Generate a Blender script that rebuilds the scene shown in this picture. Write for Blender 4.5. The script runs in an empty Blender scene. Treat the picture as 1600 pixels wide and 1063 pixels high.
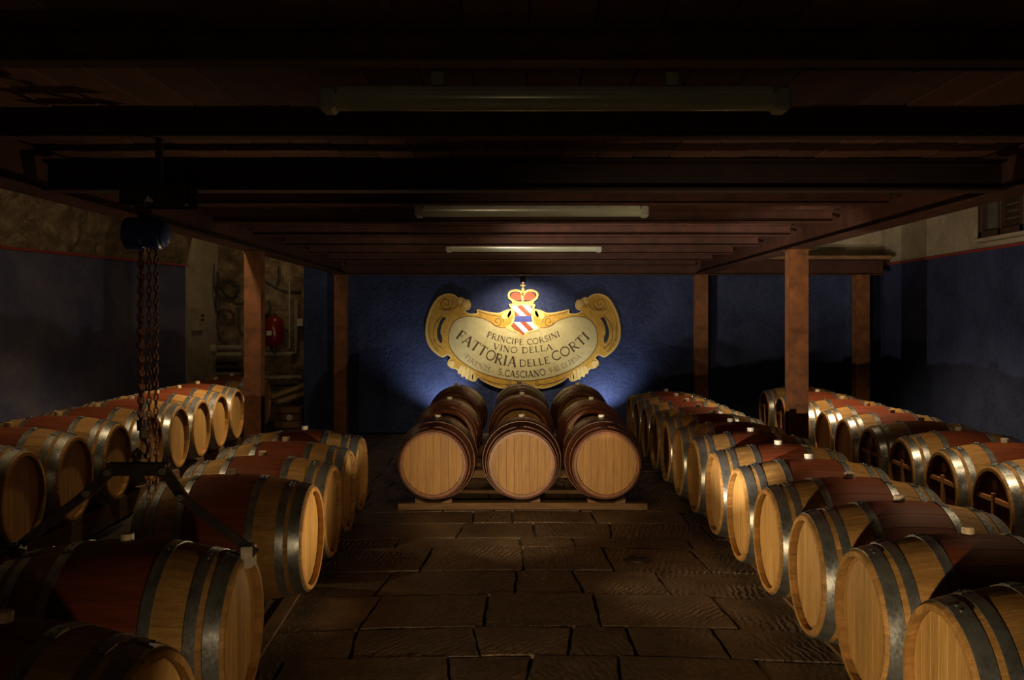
import bpy, bmesh, math, random
from mathutils import Vector, Matrix, noise
random.seed(7)
C = bpy.context.scene.collection
PI = math.pi
R = math.radians

# ------------------------------------------------------------------ camera, world, lights, exposure
cam_d = bpy.data.cameras.new('camera')
cam = bpy.data.objects.new('camera', cam_d); C.objects.link(cam)
F = 1464.0; H = 1.55
cam_d.sensor_width = 36; cam_d.lens = F/1600*36
cam.location = (0, 0, H); cam.rotation_euler = (PI/2, 0, 0)
cam_d.shift_x = -10/1600; cam_d.shift_y = -28.5/1600
cam_d.clip_start = .05
bpy.context.scene.camera = cam
sc = bpy.context.scene
sc.view_settings.view_transform = 'Standard'; sc.view_settings.look = 'None'
sc.view_settings.gamma = 1; sc.view_settings.use_curve_mapping = False
sc.view_settings.exposure = 0
w = bpy.data.worlds.new('world'); sc.world = w; w.use_nodes = True
w.node_tree.nodes['Background'].inputs[0].default_value = (1, .75, .5, 1)
w.node_tree.nodes['Background'].inputs[1].default_value = 0.0

def lamp(kind, name, loc, power, col, target=None, cone=60, blend=.5, size=.02):
    d = bpy.data.lights.new(name, kind); d.energy = power; d.color = col
    d.shadow_soft_size = size
    o = bpy.data.objects.new(name, d); C.objects.link(o); o.location = loc
    if kind == 'SPOT':
        d.spot_size = R(cone); d.spot_blend = blend
        v = Vector(target) - Vector(loc)
        o.rotation_euler = v.to_track_quat('-Z', 'Y').to_euler()
    return o
WARM = (1, .74, .42); NEUT = (1, .86, .66); COOL = (.82, .9, 1)
# spotlight over the painted coat of arms
lamp('SPOT', 'sign_spot_light', (.06, 12.36, 2.06), 96, (1, .88, .66), (.06, 13.08, 1.36), 112, 1, .02)
# two floor uplights behind the centre stack
lamp('SPOT', 'floor_uplight', (-1.0, 12.7, .25), 36, COOL, (-1.1, 13.1, .9), 105, .9, .03)
lamp('SPOT', 'floor_uplight', (1.15, 12.7, .25), 38, COOL, (1.2, 13.1, .9), 100, .9, .03)
# low work lamps in the aisle, aimed back between the rows and to both sides
lamp('SPOT', 'aisle_lamp', (-.15, 5.6, .42), 430, (1, .84, .64), (3.30, 14.0, 5.05), 48, .5, .01)
lamp('SPOT', 'aisle_lamp', (-.15, 4.4, .50), 430, (1, .84, .64), (6.24, 11.75, 2.85), 38, .5, .01)
lamp('SPOT', 'aisle_lamp', (-.15, 5.6, .42), 70, NEUT, (-5.2, 13.0, 4.0), 46, .4, .01)
lamp('SPOT', 'aisle_lamp', (-.05, 5.2, .42), 135, WARM, (0, 8, .75), 70, .9, .01)
lamp('SPOT', 'aisle_lamp', (-.14, 5.4, .42), 60, WARM, (1.35, 5.4, 1.05), 120, .8, .01)
lamp('SPOT', 'aisle_lamp', (-.18, 5.2, .42), 36, WARM, (-1.35, 5.0, 1.0), 120, .8, .01)
# added unseen fill between the joists, brightens the tops of the centre stack
lamp('SPOT', 'stack_fill_light', (0, 7.3, 2.26), 45, WARM, (0, 9.6, .7), 64, .8, .03)
# low lamps behind the camera
lamp('SPOT', 'front_light', (-.45, .9, .32), 270, WARM, (.95, 4.6, .40), 62, .7, .03)
lamp('SPOT', 'front_light', (.15, 1.95, .22), 26, WARM, (-1.0, 3.75, .36), 62, .6, .02)
# lamps in the side bays, above the girders' lower edges
lamp('SPOT', 'bay_lamp', (2.9, 9.6, 2.75), 260, WARM, (3.3, 9.9, .7), 100, .8, .04)
lamp('POINT', 'front_light', (0, -.6, 1.1), 7, WARM, size=.05)  # weak unseen fill added behind the camera to lighten the near things
lamp('SPOT', 'bay_lamp', (-2.75, 5.4, 2.5), 45, WARM, (-1.95, 5.9, .6), 60, .8, .03)
lamp('SPOT', 'bay_lamp', (2.85, 5.3, 2.85), 75, WARM, (2.15, 5.2, .6), 80, .8, .04)
lamp('SPOT', 'bay_lamp', (2.58, 6.3, 2.75), 110, WARM, (2.6, 6.0, .6), 90, .8, .04)
lamp('SPOT', 'bay_lamp', (-2.34, 9.7, 2.12), 150, WARM, (-3.2, 9.5, .5), 100, .8, .03)
lamp('POINT', 'niche_fill_light', (-3.25, 13.45, 2.75), 5, WARM, size=.03)  # unseen fill, added to brighten the niche's pale wall
lamp('POINT', 'bay_lamp', (-2.6, 7.0, 2.65), 42, WARM, size=.04)

# ------------------------------------------------------------------ materials
def new_mat(name):
    m = bpy.data.materials.new(name); m.use_nodes = True
    nt = m.node_tree; nt.nodes.clear()
    out = nt.nodes.new('ShaderNodeOutputMaterial'); b = nt.nodes.new('ShaderNodeBsdfPrincipled')
    nt.links.new(b.outputs[0], out.inputs[0])
    return m, nt, b
def nd(nt, t, **kw):
    n = nt.nodes.new(t)
    for k, v in kw.items():
        if k.startswith('i_'):
            key = k[2:]; n.inputs[int(key) if key.isdigit() else key.replace('_', ' ')].default_value = v
        else: setattr(n, k, v)
    return n
def c4(c): return (c[0], c[1], c[2], 1)
def mix(nt, fac, a, b, mode='MIX'):
    n = nt.nodes.new('ShaderNodeMix'); n.data_type = 'RGBA'; n.blend_type = mode
    for s, v in ((0, fac), (6, a), (7, b)):
        if isinstance(v, (int, float)): n.inputs[s].default_value = v
        elif isinstance(v, tuple): n.inputs[s].default_value = c4(v)
        else: nt.links.new(v, n.inputs[s])
    return n.outputs[2]
def tex(nt, scale, kind='Object', detail=4, rough=.55, dist=0, rand=False, src=None):
    if src is None:
        co = nd(nt, 'ShaderNodeTexCoord').outputs[kind]
    else: co = src
    mp = nd(nt, 'ShaderNodeMapping'); mp.inputs['Scale'].default_value = scale
    nt.links.new(co, mp.inputs[0])
    if rand:
        oi = nd(nt, 'ShaderNodeObjectInfo')
        mul = nd(nt, 'ShaderNodeMath', operation='MULTIPLY', i_1=37.0); nt.links.new(oi.outputs['Random'], mul.inputs[0])
        cb = nd(nt, 'ShaderNodeCombineXYZ')
        for i in range(3): nt.links.new(mul.outputs[0], cb.inputs[i])
        nt.links.new(cb.outputs[0], mp.inputs['Location'])
    n = nd(nt, 'ShaderNodeTexNoise', i_Scale=1.0, i_Detail=detail, i_Roughness=rough, i_Distortion=dist)
    nt.links.new(mp.outputs[0], n.inputs[0])
    return n.outputs[0]
def ramp(nt, v, stops):
    n = nd(nt, 'ShaderNodeValToRGB'); e = n.color_ramp.elements
    while len(e) < len(stops): e.new(.5)
    for el, (p, c) in zip(e, stops):
        el.position = p; el.color = c4(c) if isinstance(c, tuple) else (c, c, c, 1)
    nt.links.new(v, n.inputs[0]); return n.outputs[0]
def bump(nt, b, h, strength=.3, dist=.01):
    n = nd(nt, 'ShaderNodeBump'); n.inputs['Strength'].default_value = strength; n.inputs['Distance'].default_value = dist
    nt.links.new(h, n.inputs['Height']); nt.links.new(n.outputs[0], b.inputs['Normal'])

def plain(name, col, rough=.6, metal=0, var=.25, scale=12, bmp=0, spec=.5):
    m, nt, b = new_mat(name)
    n = tex(nt, (scale,)*3)
    dk = tuple(x*(1-var) for x in col); lt = tuple(min(1, x*(1+var)) for x in col)
    nt.links.new(ramp(nt, n, [(.3, dk), (.7, lt)]), b.inputs['Base Color'])
    b.inputs['Roughness'].default_value = rough; b.inputs['Metallic'].default_value = metal
    b.inputs['Specular IOR Level'].default_value = spec
    if bmp: bump(nt, b, n, bmp, .01)
    return m
def wood(name, lo, hi, grain, rough=.55, coord='Object', var=.35, stain=None, stain_half=.17, spec=.3):
    """oak with fine grain along one axis; a per-piece tint; an optional wine-red belly band (|x| < stain_half)"""
    m, nt, b = new_mat(name)
    g = tex(nt, grain, coord, 5, .6, .3, True)
    big = tex(nt, tuple(s*.16 for s in grain), coord, 3, .5, .2, True)
    col = ramp(nt, g, [(.30, lo), (.68, hi)])
    col = mix(nt, ramp(nt, big, [(.4, 0.0), (.75, .45)]), col, tuple(x*.55 for x in lo))
    sp = tex(nt, tuple(x_*(1.1 if x_ < 20 else .75) for x_ in grain), coord, 2, .5, 1.2, True)   # small dark pips and rays
    col = mix(nt, ramp(nt, sp, [(.66, 0.0), (.74, .5)]), col, tuple(x*.35 for x in lo))
    fine = tex(nt, tuple(x_*2.6 for x_ in grain), coord, 2, .6, 0, True)
    col = mix(nt, ramp(nt, fine, [(.38, .28), (.6, 0.0)]), col, tuple(x*.6 for x in lo))
    oi = nd(nt, 'ShaderNodeObjectInfo')
    mr = nd(nt, 'ShaderNodeMapRange', i_3=1-var, i_4=1.08); nt.links.new(oi.outputs['Random'], mr.inputs[0])
    cb = nd(nt, 'ShaderNodeCombineColor')
    for i in range(3): nt.links.new(mr.outputs[0], cb.inputs[i])
    col = mix(nt, 1.0, col, cb.outputs[0], 'MULTIPLY')
    if stain:
        tc = nd(nt, 'ShaderNodeTexCoord'); sx = nd(nt, 'ShaderNodeSeparateXYZ'); nt.links.new(tc.outputs['Object'], sx.inputs[0])
        ab = nd(nt, 'ShaderNodeMath', operation='ABSOLUTE'); nt.links.new(sx.outputs[0], ab.inputs[0])
        lt = nd(nt, 'ShaderNodeMath', operation='LESS_THAN', i_1=stain_half); nt.links.new(ab.outputs[0], lt.inputs[0])
        sc_ = ramp(nt, g, [(.25, tuple(x*.45 for x in stain)), (.75, stain)])
        fac = nd(nt, 'ShaderNodeMath', operation='MULTIPLY', i_1=.93); nt.links.new(lt.outputs[0], fac.inputs[0])
        col = mix(nt, fac.outputs[0], col, sc_)
    nt.links.new(col, b.inputs['Base Color'])
    b.inputs['Roughness'].default_value = rough; b.inputs['Specular IOR Level'].default_value = spec
    bump(nt, b, g, .25, .002)
    return m
M = {}
OAK_LO, OAK_HI = (.36, .18, .05), (.60, .34, .11)
M['stave'] = wood('oak_stave', OAK_LO, OAK_HI, (3, 45, 45), .62, var=.22, stain=(.24, .045, .018), spec=.2)
M['head'] = wood('oak_head', (.46, .25, .07), (.68, .41, .14), (60, 60, 4), .5, var=.09)
M['red_head'] = wood('stained_head', (.075, .016, .010), (.18, .042, .020), (60, 60, 4), .5, var=.3)
M['centre_stave'] = wood('varnished_stave', (.17, .05, .014), (.34, .125, .036), (3, 40, 40), .42, var=.25, spec=.5)
M['centre_head'] = wood('honey_head', (.36, .18, .05), (.52, .28, .085), (60, 60, 4), .5, var=.08)
M['brace'] = wood('pine_brace', (.52, .22, .075), (.75, .38, .15), (30, 30, 5), .6)
M['bung'] = plain('bung_wood', (.62, .46, .28), .5)
M['white_bung'] = plain('bung_silicone', (.75, .68, .56), .35)
M['timber'] = wood('timber', (.16, .085, .035), (.30, .17, .075), (5, 40, 40), .8)
M['timber_y'] = wood('timber_lengthwise', (.10, .055, .025), (.22, .12, .055), (40, 5, 40), .8)
M['pale_timber'] = wood('pale_timber', (.42, .25, .11), (.62, .40, .19), (6, 30, 30), .8)
m, nt, b = new_mat('galvanised_hoop')
n = tex(nt, (14, 14, 14), detail=6); n2 = tex(nt, (90, 60, 60), detail=3)
nt.links.new(ramp(nt, n, [(.3, (.26, .265, .26)), (.55, (.46, .47, .46)), (.8, (.34, .32, .28))]), b.inputs['Base Color'])
b.inputs['Metallic'].default_value = .82
nt.links.new(ramp(nt, n2, [(.3, .24), (.7, .40)]), b.inputs['Roughness']); bump(nt, b, n2, .12, .002)
M['hoop'] = m
M['brown_hoop'] = plain('brown_hoop', (.13, .042, .018), .42, .2, .35, 20)
M['rivet'] = plain('rivet_steel', (.4, .38, .34), .4, .9)
M['rust'] = plain('rusty_steel', (.155, .052, .012), .62, .1, .5, 9, .25)
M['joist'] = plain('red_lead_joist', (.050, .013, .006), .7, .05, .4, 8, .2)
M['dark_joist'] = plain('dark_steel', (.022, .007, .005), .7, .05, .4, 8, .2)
M['black_iron'] = plain('black_iron', (.045, .030, .021), .5, .4, .4, 20, .2)
M['chain'] = plain('rusty_chain', (.26, .12, .075), .5, .7, .4, 30)
M['hoist_blue'] = plain('hoist_blue_enamel', (.028, .065, .27), .35, 0, .3, 15)
M['steel'] = plain('bare_steel', (.32, .30, .27), .4, .85)
M['clamp'] = plain('worn_clamp', (.5, .42, .32), .6, .1, .3, 30)
M['grey_plastic'] = plain('grey_plastic', (.34, .36, .32), .4)
M['tube_cover'] = plain('ribbed_diffuser', (.34, .37, .29), .2, 0, .12, 5)
M['red_tank'] = plain('red_enamel', (.16, .008, .007), .25)
M['pipe'] = plain('lagged_pipe', (.30, .26, .19), .6)
M['dark_pipe'] = plain('dark_pipe', (.045, .04, .035), .5)
M['white_plate'] = plain('white_plate', (.62, .58, .48), .5)
M['window_wood'] = plain('window_wood', (.04, .018, .011), .6)
M['glass'] = plain('dusty_glass', (.09, .085, .07), .15, 0, .2, 5)

def plaster(name, cols, scale=1.3, b_s=.6, rough=.9):
    m, nt, b = new_mat(name)
    n = tex(nt, (scale,)*3, 'Object', 8, .65, .4); f = tex(nt, (22, 22, 22), 'Object', 5, .6)
    f2 = tex(nt, (7, 7, 7), 'Object', 5, .6, .8)
    col = ramp(nt, n, [(.28, cols[0]), (.5, cols[1]), (.72, cols[2])])
    col = mix(nt, ramp(nt, f, [(.35, .0), (.75, .35)]), col, cols[3])
    nt.links.new(col, b.inputs['Base Color']); b.inputs['Roughness'].default_value = rough
    b.inputs['Specular IOR Level'].default_value = .25
    bump(nt, b, mix(nt, .5, f, f2), b_s, .03)
    return m
M['blue'] = plaster('blue_distemper', [(.012, .018, .056), (.027, .038, .105), (.050, .064, .155), (.085, .095, .14)], 1.6, .8)
M['blue_grey'] = plaster('worn_blue_distemper', [(.04, .04, .10), (.10, .095, .16), (.20, .18, .19), (.035, .04, .13)], .8, .6)
M['cream'] = plaster('cream_plaster', [(.22, .17, .11), (.38, .32, .22), (.48, .42, .31), (.20, .16, .11)], 1.5, .6)
M['rough_plaster'] = plaster('rough_plaster', [(.05, .035, .02), (.20, .14, .08), (.40, .30, .18), (.06, .042, .026)], 5, 1.6)
M['red_line'] = plain('red_painted_line', (.25, .03, .02), .8)
M['tan_pillar'] = plaster('tan_plaster', [(.16, .10, .06), (.24, .16, .09), (.30, .2, .12), (.15, .1, .06)], 2, .4)
# flagstones: chisel grooves in a herring-bone direction that changes from stone to stone
m, nt, b = new_mat('flagstone')
co = nd(nt, 'ShaderNodeTexCoord'); oi = nd(nt, 'ShaderNodeObjectInfo')
vr = nd(nt, 'ShaderNodeVectorRotate', rotation_type='Z_AXIS')
mr = nd(nt, 'ShaderNodeMapRange', i_3=-.5, i_4=1.0); nt.links.new(oi.outputs['Random'], mr.inputs[0])
nt.links.new(co.outputs['Object'], vr.inputs['Vector']); nt.links.new(mr.outputs[0], vr.inputs['Angle'])
wv = nd(nt, 'ShaderNodeTexWave', i_Scale=8.0, i_Distortion=7.0, i_Detail=4.0); wv.inputs['Detail Scale'].default_value = 1.6
nt.links.new(vr.outputs[0], wv.inputs[0])
n1 = tex(nt, (4, 4, 4), 'Object', 7, .62, .3, True); n2 = tex(nt, (26, 26, 26), 'Object', 5, .6)
col = ramp(nt, n1, [(.3, (.055, .036, .021)), (.55, (.12, .077, .044)), (.8, (.20, .135, .078))])
mr2 = nd(nt, 'ShaderNodeMapRange', i_3=.7, i_4=1.25); nt.links.new(oi.outputs['Random'], mr2.inputs[0])
cb = nd(nt, 'ShaderNodeCombineColor'); [nt.links.new(mr2.outputs[0], cb.inputs[i]) for i in range(3)]
nt.links.new(mix(nt, 1, col, cb.outputs[0], 'MULTIPLY'), b.inputs['Base Color'])
nt.links.new(ramp(nt, n2, [(.3, .36), (.7, .62)]), b.inputs['Roughness'])
n3 = tex(nt, (2.2, 2.2, 2.2), 'Object', 3, .5, 0, True)
wm = nd(nt, 'ShaderNodeMath', operation='MULTIPLY'); nt.links.new(ramp(nt, n3, [(.42, .0), (.62, .75)]), wm.inputs[0]); nt.links.new(wv.outputs[0], wm.inputs[1])
hh = mix(nt, .40, mix(nt, .5, n1, n2), wm.outputs[0]); bump(nt, b, hh, 1.0, .045)
M['stone'] = m
M['grout'] = plain('earth_joint', (.022, .014, .009), .95, 0, .4, 20, .5)
m, nt, b = new_mat('terracotta_board')
oi = nd(nt, 'ShaderNodeObjectInfo'); n = tex(nt, (8, 3, 8), 'Object', 6, .65, .5, True)
col = ramp(nt, n, [(.3, (.06, .020, .010)), (.6, (.11, .038, .018)), (.85, (.18, .08, .04))])
mr2 = nd(nt, 'ShaderNodeMapRange', i_3=.6, i_4=1.15); nt.links.new(oi.outputs['Random'], mr2.inputs[0])
cb = nd(nt, 'ShaderNodeCombineColor'); [nt.links.new(mr2.outputs[0], cb.inputs[i]) for i in range(3)]
nt.links.new(mix(nt, 1, col, cb.outputs[0], 'MULTIPLY'), b.inputs['Base Color']); b.inputs['Roughness'].default_value = .8
bump(nt, b, n, .3, .01); M['board'] = m
# sign paints
def paint(name, a, c, sp, s=14):
    return plaster(name, [a, tuple((x+y)/2 for x, y in zip(a, c)), c, sp], s, .25, .75)
M['gold'] = paint('ochre_gold_paint', (.44, .23, .030), (.68, .39, .06), (.30, .15, .025))
M['gold_light'] = paint('light_gold_paint', (.62, .42, .12), (.80, .58, .22), (.5, .3, .1))
M['gold_dark'] = plain('umber_line', (.17, .085, .022), .8)
M['parchment'] = paint('parchment_paint', (.46, .37, .16), (.60, .50, .25), (.36, .28, .13), 10)
M['ink'] = plain('umber_lettering', (.065, .036, .016), .8)
M['ink_faint'] = plain('faded_lettering', (.22, .15, .07), .8)
M['heraldic_red'] = plain('heraldic_red', (.34, .065, .02), .7)
M['heraldic_white'] = plain('heraldic_white', (.85, .82, .74), .7)
M['heraldic_blue'] = plain('heraldic_blue', (.05, .06, .28), .7)

# ------------------------------------------------------------------ mesh helpers
def mesh(name, verts, faces, mats, smooth=0, mat_idx=None):
    me = bpy.data.meshes.new(name); me.from_pydata(verts, [], faces)
    for mm in (mats if isinstance(mats, (list, tuple)) else [mats]): me.materials.append(mm)
    if mat_idx: me.polygons.foreach_set('material_index', mat_idx)
    me.update()
    if smooth:
        me.shade_smooth(); me.set_sharp_from_angle(angle=R(smooth))
    return me
def link(name, me, parent=None, loc=(0, 0, 0), rot=(0, 0, 0)):
    o = bpy.data.objects.new(name, me); C.objects.link(o); o.location = loc; o.rotation_euler = rot
    if parent: o.parent = parent
    return o
def tag(o, label, cat, group=None, kind=None):
    o['label'] = label; o['category'] = cat
    if group: o['group'] = group
    if kind: o['kind'] = kind
    return o
def root(name, label, cat, loc=(0, 0, 0), rz=0, group=None):
    o = bpy.data.objects.new(name, None); C.objects.link(o); o.location = loc; o.rotation_euler = (0, 0, rz)
    o.empty_display_size = .1
    return tag(o, label, cat, group)
def struct(name, me, parent=None):
    o = link(name, me, parent)
    if not parent: o['kind'] = 'structure'
    return o
class B:
    """collects simple shapes into one mesh"""
    def __init__(s): s.v = []; s.f = []
    def add(s, v, f):
        k = len(s.v); s.v += [tuple(p) for p in v]; s.f += [tuple(i+k for i in q) for q in f]; return s
    def box(s, x0, x1, y0, y1, z0, z1, bev=0):
        if bev:
            bm = bmesh.new(); bmesh.ops.create_cube(bm, size=1)
            for v in bm.verts: v.co = ((x0+x1)/2+v.co.x*(x1-x0), (y0+y1)/2+v.co.y*(y1-y0), (z0+z1)/2+v.co.z*(z1-z0))
            bmesh.ops.bevel(bm, geom=bm.edges[:], offset=bev, segments=1, affect='EDGES')
            return s.bm(bm)
        v = [(x, y, z) for z in (z0, z1) for y in (y0, y1) for x in (x0, x1)]
        return s.add(v, [(0, 2, 3, 1), (4, 5, 7, 6), (0, 1, 5, 4), (2, 6, 7, 3), (0, 4, 6, 2), (1, 3, 7, 5)])
    def bm(s, bm, M4=None):
        bm.verts.index_update()
        v = [(M4 @ x.co if M4 else x.co)[:] for x in bm.verts]; f = [[q.index for q in p.verts] for p in bm.faces]
        bm.free(); return s.add(v, f)
    def prism(s, pts, plane='xz', d0=0, d1=.01):
        """closed outline in a plane, extruded from d0 to d1 along the third axis"""
        bm = bmesh.new()
        mk = {'xz': lambda a, c, d: (a, d, c), 'xy': lambda a, c, d: (a, c, d), 'yz': lambda a, c, d: (d, a, c)}[plane]
        f = bm.faces.new([bm.verts.new(mk(a, c, d0)) for a, c in pts])
        g = bmesh.ops.extrude_face_region(bm, geom=[f])
        for e in g['geom']:
            if isinstance(e, bmesh.types.BMVert): e.co = mk(*{'xz': (e.co.x, e.co.z), 'xy': (e.co.x, e.co.y), 'yz': (e.co.y, e.co.z)}[plane], d1)
        bmesh.ops.triangulate(bm, faces=[q for q in bm.faces if len(q.verts) > 4])
        bmesh.ops.recalc_face_normals(bm, faces=bm.faces[:])
        return s.bm(bm)
    def tube(s, pts, r, n=8, closed=False, cap=True):
        pts = [Vector(p) for p in pts]; k0 = len(s.v); N = len(pts); rs = r if isinstance(r, (list, tuple)) else [r]*N
        for i, p in enumerate(pts):
            a = pts[(i-1) % N] if (closed or i > 0) else p; c = pts[(i+1) % N] if (closed or i < N-1) else p
            t = (c-a).normalized(); up = Vector((0, 0, 1)) if abs(t.z) < .9 else Vector((0, 1, 0))
            u = t.cross(up).normalized(); w_ = t.cross(u)
            for j in range(n):
                an = 2*PI*j/n; s.v.append(tuple(p + (u*math.cos(an)+w_*math.sin(an))*rs[i]))
        for i in range(N if closed else N-1):
            for j in range(n):
                a = k0+i*n+j; b_ = k0+i*n+(j+1) % n; c = k0+((i+1) % N)*n+(j+1) % n; d = k0+((i+1) % N)*n+j
                s.f.append((a, d, c, b_))
        if cap and not closed:
            s.f.append(tuple(k0+j for j in range(n))); s.f.append(tuple(k0+(N-1)*n+j for j in reversed(range(n))))
        return s
    def lathe(s, prof, n=24, axis='z', at=(0, 0, 0), a0=0, a1=2*PI):
        """profile of (radius, height) turned round an axis"""
        k0 = len(s.v); full = abs(a1-a0-2*PI) < 1e-6; cnt = n if full else n+1
        for (r, h) in prof:
            for j in range(cnt):
                an = a0+(a1-a0)*j/n; x, y = r*math.cos(an), r*math.sin(an)
                p = {'z': (x, y, h), 'x': (h, x, y), 'y': (x, h, y)}[axis]
                s.v.append((p[0]+at[0], p[1]+at[1], p[2]+at[2]))
        flip = axis == 'y'
        for i in range(len(prof)-1):
            for j in range(n):
                a = k0+i*cnt+j; b_ = k0+i*cnt+(j+1) % cnt; c = k0+(i+1)*cnt+(j+1) % cnt; d = k0+(i+1)*cnt+j
                s.f.append((a, d, c, b_) if flip else (a, b_, c, d))
        return s
    def me(s, name, mats, smooth=0): return mesh(name, s.v, s.f, mats, smooth)
    def ob(s, name, mats, parent=None, smooth=0, **k): return link(name, s.me(name, mats, smooth), parent, **k)

# ------------------------------------------------------------------ the room
BY = 13.1                       # back wall
LW = lambda y: -5.53 + .25*(y-9.6)   # left wall runs in slightly
RX = 5.08
ZL = 2.335                      # painted line
def grid_wall(name, p0, p1, z0, z1, mat, amp=.02, step=.18, seed=0, freq=2.5, thick=.25, lean=0):
    """upright wall from p0 to p1 with uneven plaster on its face (left of p0->p1 is the room)"""
    p0 = Vector(p0); p1 = Vector(p1); L = (p1-p0).length; d = (p1-p0)/L; nrm = Vector((-d.y, d.x))
    nx = max(2, int(L/step)); nz = max(2, int((z1-z0)/step)); v = []; f = []
    for k in range(nz+1):
        for i in range(nx+1):
            u = L*i/nx; z = z0+(z1-z0)*k/nz
            h = amp*noise.noise(Vector((u*freq+seed, z*freq, seed*3.1)))+amp*.5*noise.noise(Vector((u*freq*3, z*freq*3, seed)))
            if i in (0, nx) or k in (0, nz): h = 0
            q = p0+d*u+nrm*(h+lean*(z-z0)); v.append((q.x, q.y, z))
    for k in range(nz):
        for i in range(nx):
            a = k*(nx+1)+i; f.append((a, a+1, a+nx+2, a+nx+1))
    nb = len(v)
    c = [(p0, z0), (p1, z0), (p1, z1), (p0, z1)]
    for q, z in c:
        q = q-nrm*thick; v.append((q.x, q.y, z))
    g = [0, nx, nz*(nx+1)+nx, nz*(nx+1)]
    f.append((nb+3, nb+2, nb+1, nb))
    ring = [list(range(0, nx+1)), [nx+k*(nx+1) for k in range(nz+1)], [nz*(nx+1)+nx-i for i in range(nx+1)], [(nz-k)*(nx+1) for k in range(nz+1)]]
    for e in range(4):
        f.append(tuple(reversed(ring[e])) + (nb+e, nb+(e+1) % 4))
    return struct(name, mesh(name, v, f, mat, 40))
NX0, NX1 = -4.655, -3.0          # niche opening
grid_wall('wall_back', (RX+.2, BY), (NX1, BY), 0, 2.42, M['blue'], .018, .16, 1)
grid_wall('wall_back_upper', (RX+.2, BY), (NX1, BY), 2.42, 3.35, M['cream'], .015, .2, 2)
grid_wall('wall_right', (RX, -1.5), (RX, BY), 0, ZL, M['blue'], .012, .3, 3)
grid_wall('wall_right_upper', (RX, -1.5), (RX, BY), ZL, 3.35, M['cream'], .012, .3, 4)
grid_wall('wall_left', (LW(BY), BY), (LW(-1.5), -1.5), 0, ZL, M['blue_grey'], .014, .3, 5)
grid_wall('wall_left_upper', (LW(BY)+.02, BY), (LW(-1.5)+.02, -1.5), ZL, 3.35, M['rough_plaster'], .12, .08, 6, 5.5, lean=.22)
grid_wall('wall_front', (-8.6, -1.5), (RX+.2, -1.5), 0, 3.35, M['cream'], .01, .6, 7)
grid_wall('wall_niche_back', (NX1+.4, 14.5), (NX0-.4, 14.5), 0, 3.35, M['rough_plaster'], .05, .12, 8, 3)
grid_wall('wall_niche_left', (NX0, 14.6), (NX0, BY), 0, 3.35, M['cream'], .03, .14, 9)
grid_wall('wall_niche_right', (NX1, BY+.25), (NX1, 14.6), 0, 3.35, M['rough_plaster'], .03, .2, 10)
struct('trim_1', B().box(RX-.03, RX+.02, -1.4, BY, ZL-.012, ZL+.014).me('trim_1', M['red_line']))
b_ = B(); a = Vector((LW(BY), BY)); e = Vector((LW(-1.4), -1.4)); n_ = Vector((.97, .243))*.035
b_.add([(a.x, a.y, ZL-.016), (e.x, e.y, ZL-.016), (e.x+n_.x, e.y, ZL-.016), (a.x+n_.x, a.y, ZL-.016),
        (a.x, a.y, ZL+.016), (e.x, e.y, ZL+.016), (e.x+n_.x, e.y, ZL+.016), (a.x+n_.x, a.y, ZL+.016)],
       [(0, 3, 2, 1), (4, 5, 6, 7), (3, 7, 6, 2), (0, 1, 5, 4), (0, 4, 7, 3), (1, 2, 6, 5)])
struct('trim_2', b_.me('trim_2', M['red_line']))
# side-bay ceilings
struct('ceiling_right', B().box(2.5, RX+.3, -1.6, BY+.2, 3.3, 3.4).me('ceiling_right', M['cream']))
struct('ceiling_left', B().box(-8.8, -2.45, -1.6, 14.8, 3.3, 3.4).me('ceiling_left', M['cream']))
# centre ceiling: boards between the joists
ceil = struct('ceiling', B().box(-2.5, 2.55, -1.5, BY, 2.415, 2.5).me('ceiling', M['dark_joist']))
GL, GR = -2.36, 2.42            # girder centre lines
JY = [1.6+1.08*i for i in range(-1, 11)]
nb = 26; bw = (GR-GL)/nb
bme = None; cnt = 0
for i in range(1, 11):
    y0 = JY[i]-.0; y1 = JY[i]+1.08
    if y1 > BY: y1 = BY
    for k in range(nb):
        if bme is None: bme = B().box(-bw/2+.002, bw/2-.002, -.538, .538, 0, .03, .004).me('ceiling_board', M['board'])
        o = link('ceiling_board', bme, ceil, (GL+bw*(k+.5), y0+.54, 2.388+random.uniform(-.003, .003)), (0, 0, random.uniform(-.003, .003)))
        if y1-y0 < 1.07: o.scale.y = (y1-y0)/1.08; o.location.y = (y0+y1)/2

# I-section joists, girders, posts
def ibeam_pts(wd, ht, tf=.010, tw=.008):
    a, c = wd/2, tw/2
    return [(-a, 0), (a, 0), (a, tf), (c, tf+.004), (c, ht-tf-.004), (a, ht-tf), (a, ht), (-a, ht), (-a, ht-tf), (-c, ht-tf-.004), (-c, tf+.004), (-a, tf)]
ORD = ['first', 'second', 'third', 'fourth', 'fifth', 'sixth', 'seventh', 'eighth', 'ninth', 'tenth', 'eleventh', 'twelfth', 'thirteenth', 'fourteenth']
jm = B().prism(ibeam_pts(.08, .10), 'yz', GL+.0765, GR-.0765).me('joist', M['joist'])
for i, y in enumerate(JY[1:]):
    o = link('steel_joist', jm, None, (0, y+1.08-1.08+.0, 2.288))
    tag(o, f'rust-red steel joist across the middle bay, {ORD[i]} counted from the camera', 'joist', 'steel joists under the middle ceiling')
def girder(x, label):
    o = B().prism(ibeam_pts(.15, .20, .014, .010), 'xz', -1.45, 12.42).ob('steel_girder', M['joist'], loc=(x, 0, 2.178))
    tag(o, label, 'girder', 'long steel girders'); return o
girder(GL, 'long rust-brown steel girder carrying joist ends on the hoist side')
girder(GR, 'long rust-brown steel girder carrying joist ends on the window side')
o = B().prism(ibeam_pts(.12, .15, .012, .008), 'yz', GL+.076, GR-.076).ob('cross_beam', M['dark_joist'], loc=(0, 4.55, 2.182))
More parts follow.
